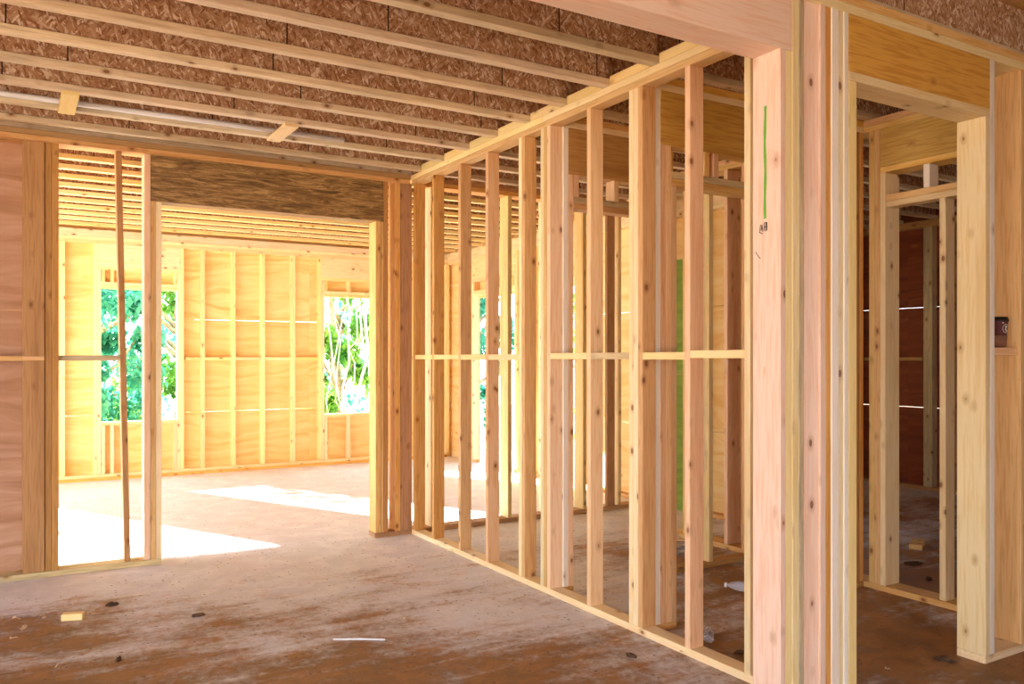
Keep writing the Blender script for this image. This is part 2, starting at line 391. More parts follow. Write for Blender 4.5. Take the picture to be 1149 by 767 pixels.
# ------------------------------------------------------------------ long stud partition (A)
XAp = (2.80, 2.889)
A = thing('stud_partition', (2.84, 4.4, 0), 'long open stud partition in the middle, pinkish studs with pale blocking at mid height', 'wall frame')
yA0, yA1 = 2.36, YB
board('bottom_plate', A, XAp, (yA0, yA1-0.001), (0, T), 'pale')
board('top_plate', A, XAp, (yA0, yA1-0.001), (Z1, Z1+T-0.0015), 'fir', 0.004)
board('top_plate', A, XAp, (yA0, 4.3), (Z1+T, ZP), 'pale', 0.004)
board('top_plate', A, XAp, (4.303, yA1+0.14), (Z1+T, ZP), 'cream', 0.004)
studsA = []
def studA(px, mat, n=1, w=T):
    y1 = YA(px, XAp[0])
    for k in range(n):
        y = y1-k*w
        board('stud', A, XAp, (y-w+0.0008, y-0.0008), (Z0, Z1), mat[k] if isinstance(mat, tuple) else mat)
    studsA.append((y1-n*w, y1))
studA(834.6, 'pale')
studA(768.1, 'pink')
studA(705.4, ('pale', 'pale', 'fir'), 3)
studA(658.3, 'pink')
studA(606.3, ('pale', 'fir', 'pink'), 3, 0.0365)
studA(581.8, ('pale', 'fir'), 2)
studA(544.6, 'pink')
studA(514.2, 'fir')
studA(484.7, 'fir')
studA(463.8, 'fir')
# blocking at mid height, bay by bay, set flush with the near face
order = sorted(studsA)
for i, ((a0, a1), (b0, b1)) in enumerate(zip(order, order[1:])):
    if 3.9 < (a1+b0)/2 < 3.0: continue
    zc = 1.445+(0.012 if i < 1 else 0.004 if i < 4 else -0.003)
    if b0-a1 > 0.09 and not (4.30 < (a1+b0)/2 < 4.45):
        board('blocking', A, (XAp[0], XAp[1]) if i < 4 else XAp, (a1, b0), (zc-0.019, zc+0.019), 'cream' if i != 2 else 'grey')
board('blocking', A, XAp, (order[-1][1], yA1-0.002), (1.421, 1.459), 'cream')

# ------------------------------------------------------------------ foreground frame (C)
YC = (2.21, 2.35)
Cf = thing('doorway_frame', (3.3, 2.28, 0), 'tall foreground lumber frame with a thick built-up post and a doorway on its right', 'wall frame')
def pC(px0, px1, kind, mat, z=(Z0, Z1), dy=0.0):
    return board(kind, Cf, (XA(px0, YC[0]+dy)+0.0006, XA(px1, YC[0]+dy)-0.0006), (YC[0]+dy, YC[1]), z, mat)
t0 = pC(875.6, 881.8, 'trimmer_stud', 'rose', (Z0, 2.63))
t0['label'] = 'broad pinkish trimmer with a green painted line'
pC(881.8, 889.2, 'trimmer_stud', 'cream', (Z0, 2.63), 0.004)
pC(889.2, 896.4, 'king_stud', 'pale', dy=0.002)
pC(896.4, 902.6, 'king_stud', 'grey', dy=0.0)
pC(902.6, 920.6, 'stud', 'rose', dy=0.012)
pC(920.6, 927.0, 'stud', 'rose', dy=0.003)
pC(927.0, 933.4, 'stud', 'fir', dy=0.006)
pC(933.4, 941.4, 'stud', 'white', dy=0.0)
pC(941.4, 947.2, 'stud', 'pale', dy=0.005)
pC(947.2, 952.4, 'king_stud', 'white', dy=0.0)
pC(952.6, 961.6, 'trimmer_stud', 'cream', (Z0, 2.577))
xr = XA(1106, YC[0])
board('trimmer_stud', Cf, (xr, xr+T), YC, (Z0, 2.577), 'pale')
board('king_stud', Cf, (xr+T+0.001, xr+2*T), YC, (Z0, Z1), 'white')
xs = XA(1146, YC[0])
board('stud', Cf, (xs, xs+T), YC, (Z0, Z1), 'fir')
board('stud', Cf, (xs+T+0.001, xs+2*T), YC, (Z0, Z1), 'pale')
board('stud', Cf, (xs+0.45, xs+0.45+T), YC, (Z0, Z1), 'fir')
xl = XA(875.6, YC[0])
board('header', Cf, (-1.6, XA(889.2, YC[0])-0.001), YC, (2.63, Z1-0.001), 'rose')
board('trimmer_stud', Cf, (-1.6, -1.6+T), YC, (Z0, 2.629), 'pink')
board('header', Cf, (XA(952.6, YC[0]), xr+T), YC, (2.615, Z1-0.001), 'header')
board('header_plate', Cf, (XA(952.6, YC[0]), xr+T), YC, (2.578, 2.614), 'pale')
board('bottom_plate', Cf, (xl, XA(961.6, YC[0])), YC, (0, T-0.001), 'fir')
board('bottom_plate', Cf, (xr, xs+0.6), YC, (0, T-0.001), 'pale')
board('top_plate', Cf, (-1.64, xs+0.6), YC, (Z1, Z1+T-0.001), 'pale')
board('top_plate', Cf, (-1.64, xs+0.6), (YC[0], YC[1]), (Z1+T, ZP), 'yellow')
blk = board('blocking', Cf, (xr+2*T+0.001, xs-0.001), (2.226, 2.315), (1.452, 1.49), 'pink')
# green painted line and pencil scribble on the trimmer's broad face
bm = bmesh.new()
yl = YA(858.5, xl)
for k in range(24):
    z0 = 1.985+0.44*k/24; w = 0.0058*(1+0.15*math.sin(k*1.1)); o_ = 0.0015*math.sin(k*0.5)
    box_bm(bm, (xl-0.0012, yl-w+o_, z0), (xl+0.0004, yl+w+o_, z0+0.0186))
gl = finish('painted_line', bm, 'green_paint'); gl.parent = t0; gl.matrix_parent_inverse = t0.matrix_basis.inverted() @ Matrix.Translation(-Cf.location)
bm = bmesh.new()
def stroke(pts, w=0.0016):
    for (a, z), (b, zz) in zip(pts, pts[1:]):
        d = Vector((0, b-a, zz-z)); n_ = Vector((0, -d.z, d.y)).normalized()*w
        p = Vector((xl-0.001, a, z)); q = Vector((xl-0.001, b, zz))
        vs = [bm.verts.new(c) for c in (p-n_, p+n_, q+n_, q-n_)]
        bm.faces.new(vs)
for pts in ([(0.028, 0), (0.022, 0.03)], [(0.020, 0.004), (0.015, 0.028), (0.011, 0.0)], [(0.019, 0.012), (0.011, 0.014)],
            [(0.004, 0.002), (0.004, 0.034)], [(-0.004, 0.034), (-0.004, 0.0)], [(0.004, 0.034), (-0.010, 0.034), (-0.010, 0.002)], [(0.004, 0.018), (-0.010, 0.018)], [(0.03, 0.0), (0.01, -0.008)],
            ):
    stroke([(yl+a, 1.935+z) for a, z in pts])
gs = finish('pencil_scribble', bm, 'ink'); gs.parent = t0; gs.matrix_parent_inverse = gl.matrix_parent_inverse
bm = bmesh.new(); stroke([(yl+a, 1.935+z) for a, z in [(0.048, -0.075), (0.03, -0.098), (0.022, -0.104)]])
gs = finish('pencil_stroke', bm, 'ink'); gs.parent = t0; gs.matrix_parent_inverse = gl.matrix_parent_inverse

# ------------------------------------------------------------------ frame with the dark header (B, left of the partition)
YBs = (YB, YB+0.14)
B = thing('doorway_frame', (1.3, 6.3, 0), 'frame at left with dark brown header over a wide opening, and a leaning stud', 'wall frame')
def pB(px0, px1, kind, mat, z=(Z0, Z1), dy=0.0, par=None):
    return board(kind, par or B, (XA(px0, YB+dy)+0.0006, XA(px1, YB+dy)-0.0006), (YB+dy, YB+0.14), z, mat)
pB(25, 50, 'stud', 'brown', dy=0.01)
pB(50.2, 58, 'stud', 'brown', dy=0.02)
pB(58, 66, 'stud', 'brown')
pB(162, 169, 'king_stud', 'pink')
pB(169.2, 175, 'trimmer_stud', 'fir', (Z0, 2.525))
pB(175, 181.5, 'trimmer_stud', 'pale', (Z0, 2.525))
pB(421.5, 427, 'trimmer_stud', 'fir', (Z0, 2.525))
pB(427, 430.5, 'trimmer_stud', 'fir', (Z0, 2.525), 0.004)
pB(430.6, 435.5, 'king_stud', 'brown')
pB(443.5, 449.5, 'stud', 'fir')
board('stud', B, (XA(449.8, YB), XA(462.2, YB)), (YB, YB+T), (Z0, Z1), 'brown')
hd = board('header', B, (XA(169.2, YB), XA(430.5, YB)), (YB, YB+0.14), (2.526, Z1-0.001), 'dark_header'); hd['label'] = 'dark brown stained header'
xt, xb = XA(133.5, YB), XA(143.5, YB)
lean = board('leaning_stud', B, ((xt+xb)/2-0.019, (xt+xb)/2+0.019), (YB+0.02, YB+0.109), (Z0+0.002, Z1-0.004), 'brown', tilt=-math.atan2(xb-xt, Z1-Z0))
lean['label'] = 'slanting brown stud'
board('blocking', B, (XA(66, YB), (xt+xb)/2-0.019), (YB+0.03, YB+0.12), (1.418, 1.454), 'grey')
board('blocking', B, (-1.2, XA(25, YB)), (YB+0.0, YB+0.09), (1.418, 1.45), 'fir')
board('blocking', B, (XA(25.0, YB), XA(50, YB)), (YB-0.0+0.0, YB+0.009), (1.42, 1.448), 'fir')
board('bottom_plate', B, (-3.9, XA(181.5, YB)), YBs, (0, T-0.001), 'grey')
board('bottom_plate', B, (XA(421.0, YB), 2.888), YBs, (0, T-0.001), 'brown')
board('top_plate', B, (-3.9, 2.79), YBs, (Z1, Z1+T-0.001), 'fir')
board('top_plate', B, (-3.9, 2.79), YBs, (Z1+T, ZP), 'brown')
for x in (-0.45, -0.85, -1.25, -1.65, -2.5, -3.3): board('stud', B, (x, x+T), YBs, (Z0, Z1), 'fir')

# same wall to the right of the partition
B2 = thing('stud_partition', (4.2, 6.3, 0), 'yellowish stud wall seen through the gaps behind the long partition, at the back room', 'wall frame')
X2 = [(2.975, 'pale'), (3.31, 'pale'), (3.715, 'mottled'), (4.12, 'pale'), (4.52, 'yellow'), (4.93, 'mottled')]
for x, mt in X2: board('stud', B2, (x, x+T), YBs, (Z0, Z1), mt)
board('stud', B2, (4.80, 4.889), (YB, YB+T), (Z0, Z1), 'brown')
board('stud', B2, (5.30, 5.338), YBs, (Z0, Z1), 'yellow')
board('bottom_plate', B2, (2.89, 5.40), YBs, (0, T-0.001), 'brown')
board('top_plate', B2, (2.89, 5.40), YBs, (Z1, Z1+T-0.001), 'fir')
board('top_plate', B2, (2.89, 5.40), YBs, (Z1+T, ZP), 'brown')

# ------------------------------------------------------------------ short cross walls right of the partition
def cross(name, y, x0, x_open, x1, label, cripples, studs, trimmers=1):
    f = thing(name, ((x0+x1)/2, y, 0), label, 'wall frame')
    Y = (y, y+0.089)
    board('king_stud', f, (x0, x0+T-0.001), Y, (Z0, Z1), 'white')
    for k in range(trimmers):
        board('trimmer_stud', f, (x0+(k+1)*T, x0+(k+2)*T-0.001), Y, (Z0, 2.564 if k < trimmers-1 or trimmers == 1 else 2.354), 'pink')
    board('header', f, (x0+T, x_open+T), Y, (2.565, Z1-0.001), 'header')
    xo = x0+T*(trimmers+(1 if trimmers == 1 else 0))
    board('door_plate', f, (xo, x_open), Y, (2.393, 2.43), 'grey'); board('door_plate', f, (xo, x_open), Y, (2.355, 2.392), 'fir')
    for c, mt in cripples: board('cripple_stud', f, (c, c+T), Y, (2.431, 2.564), mt)
    board('trimmer_stud', f, (x_open, x_open+T-0.001), Y, (Z0, 2.564), 'fir')
    board('king_stud', f, (x_open+T, x_open+2*T), Y, (Z0, Z1), 'fir')
    for s, mt in studs: board('stud', f, (s, s+T), Y, (Z0, Z1), mt)
    board('bottom_plate', f, (x0, x0+T*(1+trimmers)), Y, (0, T-0.001), 'fir')
    board('bottom_plate', f, (x_open, x1), Y, (0, T-0.001), 'brown')
    board('top_plate', f, (x0, x1), Y, (Z1, Z1+T-0.001), 'pale'); board('top_plate', f, (x0, x1), Y, (Z1+T, ZP), 'fir')
    return f
E = cross('doorway_frame', 3.355, 2.8905, 4.05, 4.595, 'inner doorway frame with amber header, just right of the long partition and nearer the camera',
          [(3.24, 'yellow'), (3.31, 'pink'), (3.62, 'pink')], [(4.35, 'fir'), (4.52, 'brown'), (4.558, 'fir')], 3)
Fw = cross('doorway_frame', 4.20, 2.8905, 3.70, 4.595, 'second inner doorway frame with amber header, farther back behind the long partition',
           [(2.97, 'pink'), (3.28, 'pink')], [(4.10, 'mottled'), (4.50, 'fir')], 1)
# wall running back from the doorway (L)
XL = (4.60, 4.74)
L = thing('doorway_frame', (4.66, 3.6, 0), 'frame seen through the right doorway with amber header over a narrow rough opening', 'wall frame')
board('trimmer_stud', L, XL, (3.205, 3.205+T-0.001), (Z0, 2.577), 'pale')
board('king_stud', L, XL, (3.205+T, 3.205+2*T), (Z0, Z1), 'fir')
board('stud', L, XL, (3.205+2*T+0.001, 3.205+3*T), (Z0, Z1), 'yellow')
board('header', L, XL, (2.36, 3.205+T-0.001), (2.615, Z1-0.001), 'header')
board('header_plate', L, XL, (2.36, 3.205+T-0.001), (2.578, 2.614), 'yellow')
board('door_plate', L, (4.605, 4.694), (2.36, 3.204), (2.40, 2.438), 'yellow')
board('door_plate', L, (4.605, 4.694), (2.36, 3.204), (2.362, 2.399), 'mottled')
board('cripple_stud', L, (4.605, 4.694), (YA(1043, 4.605), YA(1036, 4.605)), (2.439, 2.577), 'white')
yq = YA(1054, 4.605)
board('stud', L, (4.605, 4.694), (yq-T, yq), (Z0, 2.361), 'pale')
board('bottom_plate', L, XL, (2.36, 5.05), (0, T-0.001), 'fir')
for y, mt in ((4.52, 'pink'), (4.97, 'fir'), (3.7, 'fir'), (4.1, 'fir')): board('stud', L, XL, (y, y+T), (Z0, Z1), mt)
board('top_plate', L, XL, (2.36, 5.05), (Z1, Z1+T-0.001), 'yellow'); board('top_plate', L, XL, (2.36, 5.05), (Z1+T, ZP), 'fir')

# ------------------------------------------------------------------ outer wall frames
YGs = (YG, YG+0.089)
G = thing('window_wall_frame', (2.0, 10.44, 0), 'sunlit back wall frame of yellow studs around the two leafy window openings', 'wall frame')
ZG = 2.765
def pG(px0, px1, kind, mat='cream', z=(0.077, ZG), n=1):
    a, b = XA(px0, YG), XA(px1, YG)
    for k in range(n):
        board(kind, G, (a+(b-a)*k/n+0.0006, a+(b-a)*(k+1)/n-0.0006), YGs, z, mat)
for a, b in ((68, 73), (225.5, 230), (260, 264.5), (293, 297.5), (327, 331.5), (462, 466), (500, 504)): pG(a, b, 'stud')
for x in (-0.35, -2.5, -2.1): board('stud', G, (x, x+T), YGs, (0.077, ZG), 'cream')
def window_frame(a, b, crip_top, crip_low, king_w=T):
    board('king_stud', G, (a-2*T, a-T-0.001), YGs, (0.077, ZG), 'cream'); board('trimmer_stud', G, (a-T, a), YGs, (0.077, 2.46), 'pale')
    board('king_stud', G, (b+T+0.001, b+2*T), YGs, (0.077, ZG), 'cream'); board('trimmer_stud', G, (b, b+T), YGs, (0.077, 2.46), 'pale')
    board('header', G, (a-T, b+T), YGs, (2.50, ZG-0.001), 'pale')
    board('header_plate', G, (a-T, b+T), YGs, (2.461, 2.499), 'cream')
    board('window_plate', G, (a, b), YGs, (WZ[1], WZ[1]+T-0.001), 'cream'); board('window_plate', G, (a, b), YGs, (WZ[1]+T, WZ[1]+2*T), 'pale')
    board('window_sill', G, (a, b), YGs, (WZ[0]-T, WZ[0]), 'pale')
    for x in crip_top: board('cripple_stud', G, (x, x+T), YGs, (WZ[1]+2*T+0.001, 2.46), 'cream')
    for x in crip_low: board('cripple_stud', G, (x, x+T), YGs, (0.077, WZ[0]-T-0.001), 'pale')
window_frame(*W3, (-1.6, -0.9), (-1.6, -0.9))
window_frame(*W1, (W1[0]+0.004, XA(124, YG), W1[1]-0.04), (W1[0]+0.004, XA(124, YG), XA(160, YG), W1[1]-0.04))
window_frame(*W2, (W2[0]+0.004, XA(390, YG), W2[1]-0.04), (W2[0]+0.004, XA(390, YG), W2[1]-0.04))
for i, z in enumerate((0, T)): board('bottom_plate', G, (-2.58, XH), YGs, (z, z+T-0.001), ('fir', 'pale', 'cream')[i])
for i, z in enumerate((ZG, ZG+T)): board('top_plate', G, (-2.58, XH), YGs, (z, z+T-0.001), ('cream', 'pale')[i])
board('top_plate', G, (-2.58, XH), YGs, (ZG+2*T+0.001, ZP-0.001), 'pale')
gx = [XA(208.6, YG), XA(225.5, YG), XA(230, YG), XA(260, YG), XA(264.5, YG), XA(293, YG), XA(297.5, YG), XA(327, YG), XA(331.5, YG), W2[0]-2*T]
for a, b in zip(gx[::2], gx[1::2]): board('blocking', G, (a+0.001, b-0.001), YGs, (1.40, 1.438), 'cream')

XHs = (XH, XH+0.089)
Hf = thing('window_wall_frame', (5.45, 8.0, 0), 'yellow side wall frame of the back room, seen in slivers between the studs at centre', 'wall frame')
for a, b, zt in ((*H1, 0.0), (*H2, 0.62)):
    for s in (a-T, b): board('trimmer_stud', Hf, XHs, (s+0.0006, s+T-0.0006), (Z0, 2.46), 'pale')
    for s in (a-2*T, b+T): board('king_stud', Hf, XHs, (s+0.0006, s+T-0.0006), (Z0, 2.77), 'cream')
    board('header', Hf, XHs, (a-T, b+T), (2.50, 2.769), 'pale'); board('header_plate', Hf, XHs, (a-T, b+T), (2.461, 2.499), 'cream')
    board('window_plate', Hf, XHs, (a, b), (WZ[1]+0.035, WZ[1]+2*T+0.02), 'pale')
    n_ = 3
    for k in range(n_):
        y = a+(b-a-T)*k/(n_-1); board('cripple_stud', Hf, XHs, (y+0.001, y+T-0.001), (WZ[1]+2*T+0.021, 2.46), 'fir')
    if zt: board('window_sill', Hf, XHs, (a, b), (zt-T, zt), 'pale')
for y in (9.99+0.1, 10.33, 8.5, 8.1, 7.0, 6.6, 6.2, 5.6, 5.2, 4.92): 
    if not any(a-0.1 < y < b+0.1 for a, b in (H1, H2)): board('stud', Hf, XHs, (y, y+T), (Z0, 2.77), 'cream')
board('bottom_plate', Hf, XHs, (4.92, H1[0]), (0, T-0.001), 'fir')
board('top_plate', Hf, XHs, (4.92, YG-0.002), (2.77, 2.77+T-0.001), 'cream'); board('top_plate', Hf, XHs, (4.92, YG-0.002), (2.77+T, ZP-0.001), 'pale')

for z0, z1, lb in ((0.001, 1.275, 'lower green plywood sheet glimpsed in the gap left of the nearest slim stud'), (1.28, 2.36, 'upper green plywood sheet glimpsed in the gap left of the nearest slim stud')):
    o = board('plywood_sheet', None, (5.384, 5.398), (YA(773, 5.39), YA(752, 5.39)), (z0, z1), 'ply_green'); tag(o, lb, 'plywood sheet', kind='thing')
XJs = (XJ, XJ+0.089)
J = thing('stud_wall_frame', (8.54, 3, 0), 'dim stud frame on the dark red wall at the end of the right doorway view', 'wall frame')
y = 5.95
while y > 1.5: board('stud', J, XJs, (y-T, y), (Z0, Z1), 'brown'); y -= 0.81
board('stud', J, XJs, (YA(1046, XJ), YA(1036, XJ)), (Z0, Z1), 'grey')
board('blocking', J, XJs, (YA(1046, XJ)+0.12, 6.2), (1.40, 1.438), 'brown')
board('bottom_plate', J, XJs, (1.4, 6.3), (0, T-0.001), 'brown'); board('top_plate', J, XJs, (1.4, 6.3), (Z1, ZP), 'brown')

# ------------------------------------------------------------------ ceiling joists (wooden I-joists)
JH = 0.302
def make_joist(x0, x1, label, group, fm='flange'):
    r = thing('ceiling_joist', ((x0+x1)/2, 0, ZP+0.002), label, 'joist', group)
    l = (x1-x0)/2
    def p(kind, y0, y1, z0, z1, mat, seg=None):
        return board(kind, r, (r.location.x-l, r.location.x+l), (y0, y1), (r.location.z+z0, r.location.z+z1), mat)
    p('bottom_flange', -0.03, 0.03, 0, 0.038, fm); p('top_flange', -0.03, 0.03, JH-0.038, JH, 'brown')  # top flange browner: shade under the deck put into its colour
    w = p('web', -0.005, 0.005, 0.039, JH-0.039, 'osb')
    return r
ORD = ['first', 'second', 'third', 'fourth', 'fifth', 'sixth', 'seventh', 'eighth', 'ninth', 'tenth', 'eleventh', 'twelfth', 'thirteenth', 'fourteenth']
def joists(x0, x1, ys, lab, group, fm='flange'):
    r0 = None
    for i, y in enumerate(ys):
        lb = lab(i)
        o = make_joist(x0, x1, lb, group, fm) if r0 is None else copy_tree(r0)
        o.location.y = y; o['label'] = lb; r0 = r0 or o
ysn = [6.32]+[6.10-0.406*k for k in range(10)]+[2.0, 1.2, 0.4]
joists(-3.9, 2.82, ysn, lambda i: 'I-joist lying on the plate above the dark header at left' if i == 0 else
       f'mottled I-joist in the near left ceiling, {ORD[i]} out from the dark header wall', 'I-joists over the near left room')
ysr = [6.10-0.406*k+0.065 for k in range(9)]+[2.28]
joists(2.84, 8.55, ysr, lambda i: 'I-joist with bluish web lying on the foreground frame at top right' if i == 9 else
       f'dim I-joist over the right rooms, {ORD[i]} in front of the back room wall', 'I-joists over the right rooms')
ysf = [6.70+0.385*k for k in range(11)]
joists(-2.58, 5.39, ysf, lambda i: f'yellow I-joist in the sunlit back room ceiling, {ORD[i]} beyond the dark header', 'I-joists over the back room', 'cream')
# flat blocks on the partition's plate between the joists
for a, b in zip(ysn[1:11][::-1], ysn[1:10][::-1]):
    if b-a > 0.1: board('plate_block', A, (2.801, 2.838), (a+0.035, b-0.035), (ZP+0.001, ZP+0.05), 'cream')

# white pipe lying between two joists, and the two scrap cleats under them
bm = bmesh.new(); yp = (ysn[2]+ysn[3])/2-0.03
yp = ysn[2]-0.075
tube(bm, [(-3.5, yp, ZP+0.034), (-1.0, yp, ZP+0.030), (0.9, yp-0.005, ZP+0.034), (2.0, yp, ZP+0.036)], 0.017, 12)
p = finish('pipe', bm, 'pvc', None, True); tag(p, 'thin white plastic pipe running along a joist in the left ceiling', 'pipe')
for px, lb in ((77, 'small pale wood cleat nailed under the joists at far left, holding the white pipe'), (318, 'small pale wood cleat nailed under the joists left of the partition top plate')):
    xc = XA(px, 5.45)
    c = board('cleat', None, (xc-0.045, xc+0.045), (ysn[3]-0.03, ysn[2]-0.0), (ZP-0.020, ZP+0.002), 'cream')
    tag(c, lb, 'wood cleat', kind='thing')

# ------------------------------------------------------------------ coffee cup on the block
cx, cy = XA(1121.5, 2.268), 2.268
cup = thing('coffee_cup', (cx, cy, 1.4905), 'dark maroon paper coffee cup with black lid on a block between studs at right', 'cup')
bm = bmesh.new(); lathe(bm, [(0.027, 0), (0.0275, 0.001), (0.038, 0.128), (0.0395, 0.131), (0.036, 0.131)]); finish('cup_body', bm, 'cup', cup, True)
bm = bmesh.new(); lathe(bm, [(0.0278, 0.004), (0.0288, 0.004), (0.0342, 0.058), (0.0336, 0.058)]); finish('cup_sleeve', bm, 'sleeve', cup, True)
bm = bmesh.new(); lathe(bm, [(0.0405, 0.127), (0.0415, 0.129), (0.0405, 0.136), (0.0375, 0.138), (0.0370, 0.147), (0.033, 0.149), (0.031, 0.145)]); finish('cup_lid', bm, 'lid', cup, True)
bm = bmesh.new()
# pale ring emblem with small marks, wrapped on the cup wall
ce = math.atan2(-cy, -cx)+0.85
def on_cup(u, z): 
    r = 0.0278+(0.038-0.0275)*z/0.128+0.0012
    return Vector((r*math.cos(ce+u/0.034), r*math.sin(ce+u/0.034), z))
def patch(u, z, a, b_, n=20, inner=0.0):
    o1 = [bm.verts.new(on_cup(u+a*math.cos(t), z+b_*math.sin(t))) for t in [2*math.pi*k/n for k in range(n)]]
    if inner:
        o2 = [bm.verts.new(on_cup(u+a*inner*math.cos(t), z+b_*inner*math.sin(t))) for t in [2*math.pi*k/n for k in range(n)]]
        for k in range(n): bm.faces.new((o1[k], o1[(k+1) % n], o2[(k+1) % n], o2[k]))
    else: bm.faces.new(o1)
patch(0, 0.092, 0.017, 0.022, inner=0.88); patch(0, 0.100, 0.007, 0.006, 10); patch(-0.002, 0.088, 0.005, 0.005, 10); patch(0.004, 0.081, 0.006, 0.004, 10)
patch(-0.015, 0.119, 0.0035, 0.0035, 10)
finish('emblem', bm, 'print', cup)

# ------------------------------------------------------------------ loose things on the floor
def chunk(name, loc, s, mat, label, cat, rz=0, group=None, jag=0.25, seed=1):
    rnd = random.Random(seed)
    bm = bmesh.new(); bmesh.ops.create_icosphere(bm, subdivisions=2, radius=1)
    for v in bm.verts:
        k = 1+rnd.uniform(-jag, jag)
        v.co = Vector((v.co.x*s[0]*k, v.co.y*s[1]*k, max(v.co.z, -0.6)*s[2]*k+0.6*s[2]))
    o = finish(name, bm, mat); o.location = loc; o.rotation_euler.z = rz; o['kind'] = 'thing'
    return tag(o, label, cat, group)
p = ground(82, 695)
wb = board('wood_block', None, (-0.055, 0.055), (-0.024, 0.024), (0, 0.038), 'cream', 0.004)
wb.location = (p.x, p.y, 0.0195); wb.rotation_euler = (wb.rotation_euler.x, wb.rotation_euler.y, -0.35)
tag(wb, 'small pale wood offcut lying on the muddy floor at lower left', 'wood offcut', kind='thing')
def scrap(px, py, w, d, label, seed, group='torn paper scraps on the floor'):
    rnd = random.Random(seed); q = ground(px, py); bm = bmesh.new(); n = 9
    c = bm.verts.new((0, 0, 0.012)); ring = []
    for k in range(n):
        a = 2*math.pi*k/n; r = rnd.uniform(0.6, 1.1)
        ring.append(bm.verts.new((w*r*math.cos(a), d*r*math.sin(a), rnd.uniform(0.001, 0.02))))
    for k in range(n): bm.faces.new((c, ring[k], ring[(k+1) % n]))
    bmesh.ops.solidify(bm, geom=bm.faces[:], thickness=0.0015)
    o = finish('paper_scrap', bm, 'paper'); o.location = (q.x, q.y, 0.001); o.rotation_euler.z = rnd.uniform(0, 3); o['kind'] = 'thing'
    tag(o, label, 'scrap', group)
scrap(48, 693, 0.045, 0.022, 'crumpled paper scrap left of the pale wood offcut', 3)
scrap(18, 695, 0.035, 0.010, 'flat thin paper scrap at the left picture edge, level with the wood offcut', 4)
scrap(27, 706, 0.028, 0.016, 'small torn scrap below the crumpled paper at lower left', 5)
scrap(16, 718, 0.028, 0.018, 'pale folded scrap at lower left, nearest the left edge', 6)
scrap(64, 749, 0.026, 0.012, 'pale scrap near the bottom edge below the wood offcut', 8)
scrap(82, 679, 0.014, 0.008, 'tiny scrap just behind the wood offcut', 9)
scrap(452, 695, 0.020, 0.010, 'small pale scrap beyond the white strip on the floor', 10)
scrap(996, 753, 0.014, 0.010, 'tiny pale scrap on the floor inside the right doorway', 11)
scrap(766, 733, 0.022, 0.012, 'small pale scrap in front of the partition base plate', 12)
q0, q1 = ground(374, 718), ground(432, 718.5)
bm = bmesh.new(); tube(bm, [(q0.x, q0.y, 0.006), ((q0.x+q1.x)/2, (q0.y+q1.y)/2, 0.008), (q1.x, q1.y, 0.006)], [0.004, 0.0055, 0.005], 6)
tag(finish('white_strip', bm, 'pvc'), 'thin white strip lying on the floor in the middle foreground', 'strip')
p = ground(222, 691)
chunk('dirt_clump', (p.x, p.y, 0), (0.035, 0.02, 0.01), 'dirt', 'flat brown clump on the floor between offcut and white strip', 'debris', seed=4, jag=0.3)
for i, (px, py, s, lb) in enumerate(((126, 679, 0.05, 'dark debris clump right of the wood offcut'), (133, 741, 0.03, 'dark chip near the bottom edge at left'), (708, 737, 0.035, 'dark debris on the floor before the partition'),
        (831, 733, 0.05, 'dark debris behind the partition base plate at right'), (1030, 664, 0.03, 'dark debris in the right doorway, farthest back'), (1060, 741, 0.07, 'dark debris beside the foot of the right post'),
        (1024, 633, 0.10, 'dark dirt pile on the floor of the dim room at right'), (1042, 650, 0.05, 'dark debris on the dim room floor, nearer the plate'))):
    p = ground(px, py); chunk('debris_clump', (p.x, p.y, 0), (s*0.65, s*0.36, 0.012), 'dirt', lb, 'debris', rz=i, seed=i+20, jag=0.4, group='dark debris clumps')
p = ground(1029, 613)
ws = board('wood_offcut', None, (-0.12, 0.12), (-0.045, 0.045), (0, 0.038), 'yellow', 0.003); ws.location = (p.x, p.y, 0.0195); ws.rotation_euler.z = 0.5
tag(ws, 'yellow wood offcut on the floor of the dim room at right', 'wood offcut', kind='thing')
# plastic bottles
def bottle(px, py, label, rz, crush=False, s=1.0):
    q = ground(px, py); r = thing('plastic_bottle', (q.x, q.y, 0.0), label, 'bottle', 'plastic bottles on the floor', rz)
    bm = bmesh.new(); prof = [(0.026, 0), (0.031, 0.006), (0.031, 0.04), (0.029, 0.05), (0.031, 0.06), (0.031, 0.11), (0.022, 0.15), (0.012, 0.172), (0.012, 0.185)]
    lathe(bm, prof, 20)
    rnd = random.Random(px)
    for v in bm.verts:
        if crush: v.co += Vector([rnd.uniform(-0.006, 0.006) for _ in range(3)])
        v.co = Vector((v.co.z-0.09, v.co.y, v.co.x+0.034))*s
    finish('bottle_body', bm, 'clear', r, not crush)
    bm = bmesh.new(); lathe(bm, [(0.015, 0.183), (0.015, 0.198)], 16)
    for v in bm.verts: v.co = Vector((v.co.z-0.09, v.co.y, v.co.x+0.034))*s
    finish('bottle_cap', bm, 'pvc', r)
bottle(795, 717, 'crushed clear plastic bottle behind the partition, nearest its base plate', 0.8, True, 0.8)
bottle(833, 664, 'clear plastic bottle on the floor behind the right end of the partition', 2.2)
bottle(764, 621, 'pale plastic bottle lying farther back on the floor of the inner room', 0.2)
p = ground(762, 598)
for i, (px, py, w, rz, lb) in enumerate(((757, 598, 0.16, 0.3, 'pale flat wood chip on the inner room floor, left of the studs'), (763, 606, 0.12, -0.6, 'pale splinter on the inner room floor beside the flat chip'))):
    q = ground(px, py); o = board('wood_chip', None, (-w, w), (-0.03, 0.03), (0, 0.012), 'pale'); o.location = (q.x, q.y, 0.0065+i*0.0); o.rotation_euler.z = rz
    tag(o, lb, 'wood chip', kind='thing')

